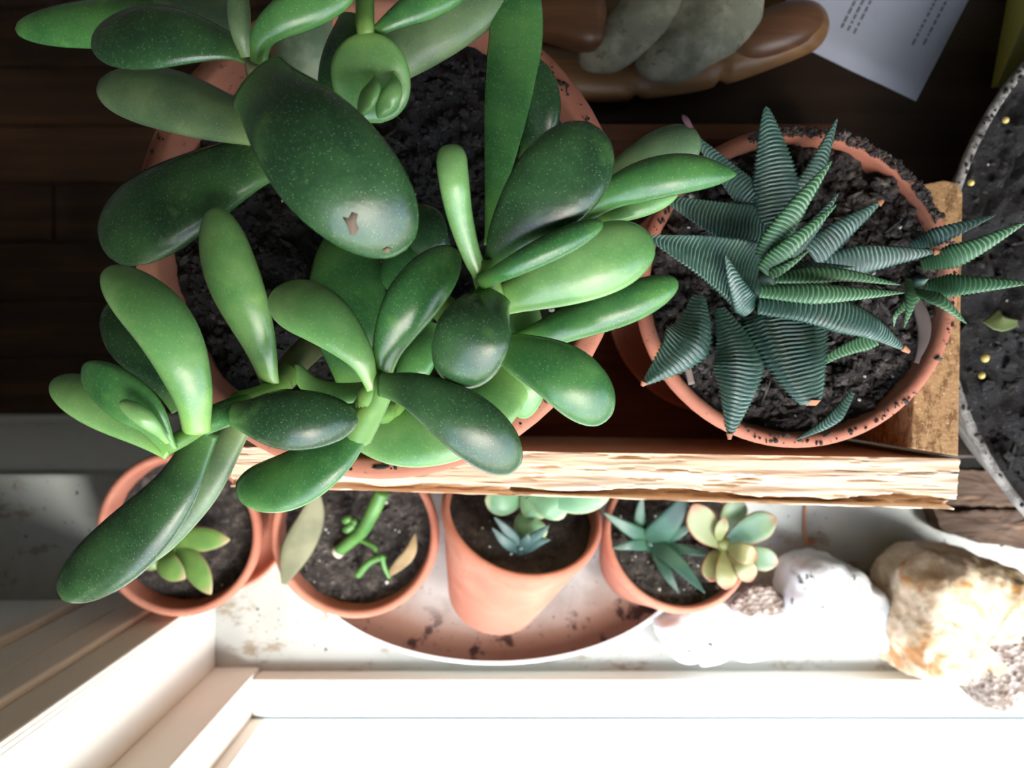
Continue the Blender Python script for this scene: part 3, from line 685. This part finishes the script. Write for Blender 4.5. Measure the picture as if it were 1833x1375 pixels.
# pot 2
c2 = U(634, 957, 6.6); R2 = PX(152, 6.6)
a2 = empty('potted_stem_cutting', (c2.x, c2.y, .4), 'small terracotta pot with a thin bent green stem, second from the left on the sill', 'potted plant', 'small terracotta pots on the window sill')
_, M2, h2 = pot_mesh(a2, Vector((c2.x, c2.y, .40)), c2, R2, 2.5, th=.42, mat=TERRA_S, soil_depth=.9)
soil_mesh(a2, M2, R2-.5, h2-1.0, 41, SOILB, .2, 34, 90, 700, 10, (.03, .14))
GST = sm('fresh_green_stem', rgb(62, 106, 48), rgb(84, 126, 60))
def tube(name, par, pts, w0, w1, mat, **k):
    P = hp(pts); return loft(name, P, lambda t: (w0+(w1-w0)*t)/2*(H-P[0].z)/F, mat, par, th=1, n=20, m=10, **k)
tube('stem', a2, [(604,988,5.8), (632,965,6.4), (650,948,7), (668,915,8), (684,880,8.4)], 22, 26, GST)
tube('stem', a2, [(645,966,6.0), (668,978,6.3), (676,990,6.3)], 10, 10, GST)
tube('stem', a2, [(640,1030,6.0), (662,1006,6.4), (688,996,6.7)], 14, 12, GST)
tube('stem', a2, [(684,994,6.6), (688,1015,6.3), (697,1034,6.0)], 10, 8, GST)
for x, y in ((622, 930), (630, 942), (624, 946), (636, 934)):
    sleaf(a2, [(x-9, y+4, 6.5), (x, y, 6.9), (x+9, y-3, 6.7)], 16, GST, name='bud', th=.8, n=8, m=8)
tube('cut_end', a2, [(602,990,5.8), (608,985,5.86)], 24, 23, Mat('dry_cut_end', rgb(190, 176, 156), .9).m)
OLIVE = sm('dry_olive_leaf', rgb(94, 94, 68), rgb(114, 112, 84), None, .7)
o = sleaf(None, [(508,1046,7.1), (528,990,6.9), (556,930,7.2), (568,875,7.6)], 58, OLIVE, name='dried_leaf', th=.25, roll=.3, pk=.42, b=.15, n=24)
tag(o, 'long dull olive leaf lying across the rim of the pot with the bent stem', 'leaf')
o = sleaf(None, [(694,1032,6.0), (716,1010,6.3), (734,990,6.4), (744,955,6.3)], 22, sm('withered_tan_leaf', rgb(150, 128, 92), rgb(120, 98, 70), None, .8), name='withered_leaf', th=.3, pk=.5, b=.3, wob=.08)
tag(o, 'small shrivelled tan leaf on the soil beside the thin bent stem', 'leaf')
# pot 3, tipped towards the room
b3, t3 = U(885, 1062, 2.35), U(938, 908, 7.7)
a3 = empty('potted_pale_succulent', (b3.x, b3.y, .4), 'terracotta pot tipped on its side towards the room, with pale rounded leaves', 'potted plant', 'small terracotta pots on the window sill')
_, M3, h3 = pot_mesh(a3, b3, t3, PX(147, 7.7), 2.45, th=.36, mat=TERRA_S, soil_depth=.7)
soil_mesh(a3, M3, PX(147, 7.7)-.42, h3-.75, 51, soil_mat('brown_soil', rgb(44, 32, 25), rgb(70, 54, 42)), .16, 30, 80, 500, 8, (.03, .10))
PALE = sm('pale_blue_green_leaf', rgb(84, 126, 92), rgb(110, 150, 114), rgb(186, 190, 150))
BLUE = sm('blue_green_blade', rgb(36, 60, 58), rgb(52, 80, 72), None, .45)
pl = tube('stem', a3, [(940,912,7.2), (944,880,9.0)], 16, 14, PALE)
for q in ([(930,890,8.6), (900,895,9.0), (868,896,9.2)], [(945,880,8.8), (962,912,9.0), (968,930,8.9)], [(950,880,9), (985,900,9.3), (1008,928,9.1)], [(960,878,9.1), (1030,892,9.4), (1092,886,9.3)]):
    sleaf(pl, q, 56, PALE, th=.32, pk=.55, b=.6, pw=.6)
sleaf(pl, [(948,920,8.4), (942,940,8.9), (954,950,9.1), (980,950,9.0)], 46, PALE, th=.7, pk=.5, b=.6, pw=.5)
bl = tube('rosette_core', a3, [(930,985,9.1), (932,978,9.7)], 20, 14, BLUE)
for q in ([(928,985,9.4), (905,970,10.1), (880,944,10.4)], [(930,980,9.5), (908,950,10.2), (884,925,10.5)], [(934,980,9.5), (944,962,10.0), (944,955,10.1)], [(936,985,9.4), (962,970,10.0), (986,966,10.3)], [(934,982,9.5), (962,958,10.1), (984,940,10.3)]):
    sleaf(bl, q, 22, BLUE, name='blade', th=.4, pk=.3, b=.7, pw=.9)
# pot 4
b4, t4 = U(1146, 1004, 1.5), U(1215, 957, 7.2)
a4 = empty('potted_mixed_succulents', (b4.x, b4.y, .4), 'terracotta pot of dark blue-green blades and a red-edged yellow succulent, beside the white rock', 'potted plant', 'small terracotta pots on the window sill')
_, M4b, h4 = pot_mesh(a4, b4, t4, PX(137, 7.2), 2.3, th=.36, mat=TERRA_S, soil_depth=.7)
soil_mesh(a4, M4b, PX(137, 7.2)-.42, h4-.7, 61, SOILB, .2, 30, 80, 600, 26, (.03, .14))
GAST = sm('dark_blue_green_blade', rgb(34, 66, 54), rgb(50, 86, 66), None, .4)
gk = tube('rosette_core', a4, [(1160,980,6.6), (1166,968,7.4)], 34, 22, GAST)
for q, w in (([(1166,968,7.3), (1200,930,8.4), (1235,880,9.4)], 62), ([(1160,965,7.2), (1124,945,8.0), (1080,918,8.4)], 34), ([(1160,975,7.2), (1130,976,7.8), (1096,982,8.0)], 28),
             ([(1170,972,7.4), (1210,1005,8.3), (1262,1062,8.8)], 38), ([(1172,978,7.1), (1190,1020,7.7), (1216,1064,7.8)], 30), ([(1174,965,7.2), (1210,955,7.9), (1246,936,8.2)], 34),
             ([(1176,972,7.2), (1225,984,7.9), (1282,996,8.2)], 24), ([(1150,960,7.0), (1145,925,7.7), (1150,885,8.2)], 30)):
    sleaf(gk, q, w*.8, GAST, name='blade', th=.35, pk=.18, b=.85, pw=.85, cup=.2)
BRZ = sm('red_edged_yellow_leaf', rgb(106, 114, 72), rgb(138, 134, 90), rgb(130, 50, 32))
TEAL = sm('blue_grey_leaf', rgb(82, 116, 94), rgb(112, 134, 94), rgb(134, 92, 60))
yk = tube('stem', a4, [(1290,1000,6.9), (1296,970,9.0)], 26, 22, sm('yellow_stem', rgb(132, 138, 86), rgb(112, 122, 76)))
for q, w, mt in (([(1290,975,8.8), (1262,945,9.4), (1240,902,9.8)], 56, BRZ), ([(1284,985,8.4), (1276,1010,8.8), (1272,1042,9.0)], 40, BRZ), ([(1298,985,8.8), (1300,1020,9.4), (1300,1056,9.4)], 42, BRZ),
                 ([(1306,990,9.0), (1330,1010,9.5), (1344,1042,9.4)], 40, BRZ), ([(1304,980,9.2), (1330,990,9.9), (1356,998,9.8)], 38, BRZ), ([(1310,984,8.8), (1350,996,9.2), (1394,1008,9.2)], 44, TEAL),
                 ([(1300,972,8.8), (1340,950,9.3), (1390,926,9.5)], 54, TEAL), ([(1288,968,9.0), (1290,950,9.6), (1298,926,9.8)], 24, BRZ), ([(1296,950,8.2), (1312,920,8.8), (1322,890,9.0)], 46, TEAL)):
    sleaf(yk, q, w, mt, th=.18, pk=.66, b=.32, pw=.75, cup=.2)

# ------------------------------------------------------------------ rocks on the sill
def rock(name, outline, zc, hh_, mat, seed, amp=.25, freq=.9, flat=.35, mat2=None, test=None, n=(96, 40), parent=None, zlo=0.0):
    P = [U(x, y, zc) for x, y in outline]
    c = sum(P, Vector())/len(P)
    poly = sorted([(math.atan2(p.y-c.y, p.x-c.x), math.hypot(p.x-c.x, p.y-c.y)) for p in P])
    def rad(a):
        for (a0, r0), (a1, r1) in zip(poly, poly[1:]+[(poly[0][0]+2*math.pi, poly[0][1])]):
            for off in (0, 2*math.pi):
                if a0 <= a+off <= a1: return r0+(r1-r0)*(a+off-a0)/((a1-a0) or 1)
        return poly[0][1]
    seg, rings = n; vs, fs, mi = [], [], []
    S = Vector((seed*2.3, seed*1.1, seed))
    for i in range(rings+1):
        ph = -math.pi/2+math.pi*i/rings
        cr_ = max(0, math.cos(ph))**flat if 0 < i < rings else 0; zr = math.sin(ph)
        zr = math.copysign(abs(zr)**.9, zr)
        for k in range(seg):
            a = -math.pi+2*math.pi*k/seg; r = rad(a)*cr_
            p = Vector((c.x+r*math.cos(a), c.y+r*math.sin(a), zc+zr*(hh_ if zr > 0 else zc-zlo)))
            f1 = noise.voronoi((p+S)*freq)[0]; d = (f1[1]-f1[0])
            dn = (p-Vector((c.x, c.y, zc))); dn = dn.normalized() if dn.length > 1e-6 else Vector((0, 0, 1))
            p = p+dn*(amp*(fbm((p+S)*freq*.8, 5)*.7-.5*max(0, .35-d)+.12*fbm((p+S)*4, 4)))
            if p.z < zlo+.02: p.z = zlo+.02
            vs.append(p)
    for i in range(rings):
        for k in range(seg):
            a = i*seg+k; b = i*seg+(k+1) % seg; fs.append((a, b, b+seg, a+seg))
            q = (vs[a]+vs[b+seg])/2; mi.append(1 if test and test(q) else 0)
    return mesh(name, vs, fs, [mat, mat2] if mat2 else mat, parent, mi=mi if mat2 else None)
o = rock('quartz_rock', [(1585,1075), (1592,1010), (1640,976), (1700,985), (1770,1000), (1815,1020), (1826,1090), (1826,1180), (1800,1225), (1755,1258), (1722,1235), (1700,1200), (1640,1195), (1585,1190), (1572,1150)], 3.6, 3.4, AMBER, 5, .45, .55, .30, CRUST,
         test=lambda p: (p.x-U(1700, 1200, 3.6).x)*.9-(p.y-U(1720, 1130, 3.6).y)*.8+.6*fbm(p*1.5, 3) > .8, n=(150, 60))
tag(o, 'large amber and white quartz chunk, rightmost rock on the sill', 'rock', 'rocks on the window sill')
o = rock('white_rock', [(1398,1040), (1410,1000), (1450,990), (1500,1000), (1540,1035), (1586,1068), (1588,1100), (1570,1158), (1500,1150), (1440,1140), (1400,1110)], 2.4, 2.2, QUARTZ, 9, .3, .8, .32)
tag(o, 'bright white block-like rock in the middle of the three rocks', 'rock', 'rocks on the window sill')
o = rock('white_rock', [(1170,1115), (1200,1100), (1300,1075), (1350,1066), (1395,1075), (1418,1100), (1405,1130), (1390,1165), (1345,1178), (1300,1165), (1262,1168), (1252,1186), (1218,1186), (1190,1160)], 1.6, 1.3, QUARTZ, 14, .25, 1.0, .34)
tag(o, 'lumpy white rock with small dark pits, leftmost rock next to the tilted pots', 'rock', 'rocks on the window sill')
o = rock('brown_rock', [(1306,1082), (1326,1064), (1390,1060), (1404,1074), (1404,1090), (1360,1096), (1320,1094)], 2.75, .35, CRUST, 17, .10, 1.3, .4, zlo=2.45)
tag(o, 'small brown grainy rock fragment lying on the leftmost white rock', 'rock')
# broken board pieces beneath the planter
def slab(name, outline, z0, z1, mat, label, seed):
    n = len(outline); vs, fs = [], []
    top = [U(x, y, z1) for x, y in outline]
    c = sum(top, Vector())/n
    dense = []
    for a, b in zip(top, top[1:]+top[:1]):
        m_ = max(2, int((b-a).length/.2))
        for k in range(m_):
            p = a.lerp(b, k/m_); p = p+Vector((fbm(p*2+Vector((seed, 0, 0)), 3), fbm(p*2+Vector((0, seed, 0)), 3), 0))*.10; dense.append(p)
    n = len(dense)
    rows = [(1.0, z0), (1.0, z1-.12), (.985, z1), (.85, z1+.02), (.6, z1), (.3, z1+.02)]
    for f_, z in rows:
        for p in dense:
            q = c.lerp(p, f_); vs.append(Vector((q.x, q.y, z+(.08*fbm(q*1.5+Vector((0, 0, seed)), 4) if z > z0+.1 else 0))))
    for i in range(len(rows)-1):
        for k in range(n): fs.append((i*n+k, i*n+(k+1) % n, (i+1)*n+(k+1) % n, (i+1)*n+k))
    fs.append(tuple(range(n-1, -1, -1))); fs.append(tuple(range((len(rows)-1)*n, len(rows)*n)))
    o = mesh(name, vs, fs, mat, smooth=False); return tag(o, label, 'board', 'broken boards by the planter')
slab('broken_board', [(1668,910), (1688,918), (1760,914), (1980,916), (1990,1010), (1833,985), (1760,972), (1700,958), (1684,945)], .02, 1.3, BARK, 'dark brown broken board on the sill below the planter, nearest the quartz', 3)
slab('broken_board', [(1640,840), (1760,842), (1990,840), (1990,908), (1770,907), (1690,904), (1650,880)], .02, 1.5, BARK, 'grey-brown board on the sill, half hidden under the planter and crate', 8)
# rusty tendril and crumbs on the sill
tn = loft('dried_tendril', hp([(1443,890,.12), (1441,920,.12), (1440,945,.12), (1442,964,.12), (1450,974,.14), (1456,966,.12)]), lambda t: PX(5, 0)/2*(1.5 if t > .8 else 1), Mat('rusty_tendril', rgb(196, 132, 92), .7).m, None, th=.8, n=24, m=8)
tag(tn, 'thin rust-coloured dried tendril hooked at its end, on the white sill', 'tendril')
rnd = random.Random(4); V, Fc = [], []
for _ in range(150):
    r_ = rnd.random()
    if r_ < .35: x, y = rnd.uniform(-30, -19), rnd.uniform(-11, -5.2)
    elif r_ < .6: x, y = rnd.uniform(-16, -9), rnd.uniform(-15.5, -12.3)
    else: x, y = rnd.uniform(11, 28), rnd.uniform(-15.5, -6)
    s = rnd.uniform(.02, .08)*(2 if rnd.random() < .08 else 1); b = len(V)
    for v in ((1, 0, 0), (-.4, .8, 0), (-.5, -.8, 0), (0, .1, .7)): V.append(Vector((x+v[0]*s*rnd.uniform(.6, 1.3), y+v[1]*s*rnd.uniform(.6, 1.3), .005+v[2]*s)))
    Fc += [(b, b+1, b+3), (b+1, b+2, b+3), (b+2, b, b+3), (b+2, b+1, b)]
o = mesh('dirt_crumbs', V, Fc, CRUMB, smooth=False, kind='stuff'); tag(o, 'dark specks of dirt scattered over the white sill', 'dirt')

# ------------------------------------------------------------------ things on the table, upper right
hnd = empty('carved_wooden_hand', (U(1200, 60, 13).x, U(1200, 60, 13).y, ZTB), 'carved brown wooden hand-shaped dish with two grey stones lying in it', 'ornament')
def zp(pts): return [U(*p) for p in pts]
def groove(t, c, w=.013, d=.24): return 1-d*math.exp(-((t-c)/w)**2)
loft('finger', zp([(940,120,12.9), (1060,138,12.9), (1170,130,13.0), (1280,108,13.1), (1380,72,13.3), (1480,28,13.4)]),
     lambda t: PX(98, 13)/2*(.85+.15*t)*groove(t, .36)*groove(t, .62)*(1 if t < .9 else math.sqrt(max(.01, 1-((t-.9)/.1)**2))), [HANDW], hnd, th=.75, n=60, m=20)
loft('finger_tip', zp([(1290,86,13.5), (1380,58,13.7), (1474,24,13.7)]), lambda t: PX(88, 13.5)/2*math.sqrt(max(.02, 1-abs(2*t-1)**3)), HANDD, hnd, th=.7, n=24, m=18, lab='darker rounded tip')
loft('palm', zp([(930,40,12.6), (1060,60,12.5), (1200,40,12.5), (1330,0,12.6), (1420,-60,12.6)]), lambda t: PX(150, 12.5)/2*(1-.5*t), HANDW, hnd, th=.2, n=24, m=18)
th_ = loft('thumb', zp([(900,-10,14.6), (980,20,14.8), (1050,42,14.9), (1076,48,14.8)]), lambda t: PX(96, 14.8)/2*(1 if t < .92 else math.sqrt(max(.05, 1-((t-.92)/.08)**2*.6))), HANDD, hnd, th=.8, n=24, m=18, square=.6)
def stone(pts, w, seed, lab):
    P = zp(pts); w_ = PX(w, P[1].z)/2
    o = loft('stone', P, lambda t: w_*max(.03, 1-abs(2*t-1)**2.6)**.55, STONE, None, th=.6, n=44, m=30, wob=.28, seed=seed)
    return tag(o, lab, 'stone', 'stones in the wooden hand')
stone([(1040,118,14.3), (1110,72,14.6), (1170,10,14.8), (1215,-60,14.6)], 108, 3, 'grey-green stone next to the wooden thumb')
stone([(1142,126,14.4), (1230,72,14.7), (1300,10,14.9), (1350,-60,14.7)], 132, 8, 'grey-green speckled stone nearest the white paper')
# paper sheet
ps = empty('paper_sheet', (U(1560, 0, 12).x, U(1560, 0, 12).y, ZTB), 'pale white paper sheet with faint grey print lying on the dark table', 'paper')
A, e1, e2 = U(1640, 181, 12.05), (U(1735, -4, 12.05)-U(1640, 181, 12.05)).normalized(), (U(1470, 101, 12.05)-U(1640, 181, 12.05)).normalized()
vs, fs = [], []
for j in range(13):
    for i in range(13):
        p = A+e1*(j/12*12)+e2*(i/12*9); vs.append(Vector((p.x, p.y, 12.04+.25*(1-math.cos(j/12*2.2))*.4+.05*fbm(p*.4, 2))))
n0 = len(vs); vs += [v+Vector((0, 0, .03)) for v in vs]
for j in range(12):
    for i in range(12):
        a = j*13+i; fs += [(a+1, a, a+13, a+14), (n0+a, n0+a+1, n0+a+14, n0+a+13)]
ed = [i for i in range(13)]+[j*13+12 for j in range(1, 13)]+[156+i for i in range(11, -1, -1)]+[j*13 for j in range(11, 0, -1)]
for k in range(len(ed)): a, b = ed[k], ed[(k+1) % len(ed)]; fs.append((a, b, b+n0, a+n0))
mesh('sheet', vs, fs, PAPER, ps)
V, Fc = [], []; rnd = random.Random(2)
def zpap(v): return 12.08+.25*(1-math.cos(v/12*2.2))*.4
def dash(u0, u1, v0, v1):
    b = len(V)
    for u, v in ((u0, v0), (u1, v0), (u1, v1), (u0, v1)):
        p = A+e1*v+e2*u; V.append(Vector((p.x, p.y, zpap(v)+.05*fbm(p*.4, 2)+.006)))
    Fc.append((b, b+1, b+2, b+3))
for u0, v0, v1, rows in ((.75, 2.2, 4.6, 1), (1.15, 2.0, 5.0, 1), (3.5, 1.4, 4.4, 3), (.7, 6, 9, 2)):
    for r_ in range(rows):
        v = v0
        while v < v1:
            l = rnd.uniform(.08, .3); u = u0+r_*.28; dash(u, u+.10, v, v+l); v += l+rnd.uniform(.05, .12)
mesh('faint_print', V, Fc, INK, ps, smooth=False, kind='stuff')
# yellow-green folded card
P = [U(1774, 158, 12.05), U(1806, -20, 12.05), U(1850, 0, 16.0), U(1784, 156, 13.0), U(1960, 60, 12.05), U(1826, 176, 12.05)]
q = Vector((.06, .05, -.05))
vs = P+[p+q for p in P]
fs = [(0, 1, 2, 3), (3, 2, 4, 5), (9, 8, 7, 6), (11, 10, 8, 9), (0, 6, 7, 1), (1, 7, 8, 2), (2, 8, 10, 4), (4, 10, 11, 5), (5, 11, 9, 3), (3, 9, 6, 0)]
o = mesh('folded_card', vs, fs, [CARD_SHADE, CARD_LIT], smooth=False, mi=[0, 1, 0, 1, 0, 0, 1, 1, 1, 0]); tag(o, 'yellow-green folded card standing behind the grey planter', 'card')
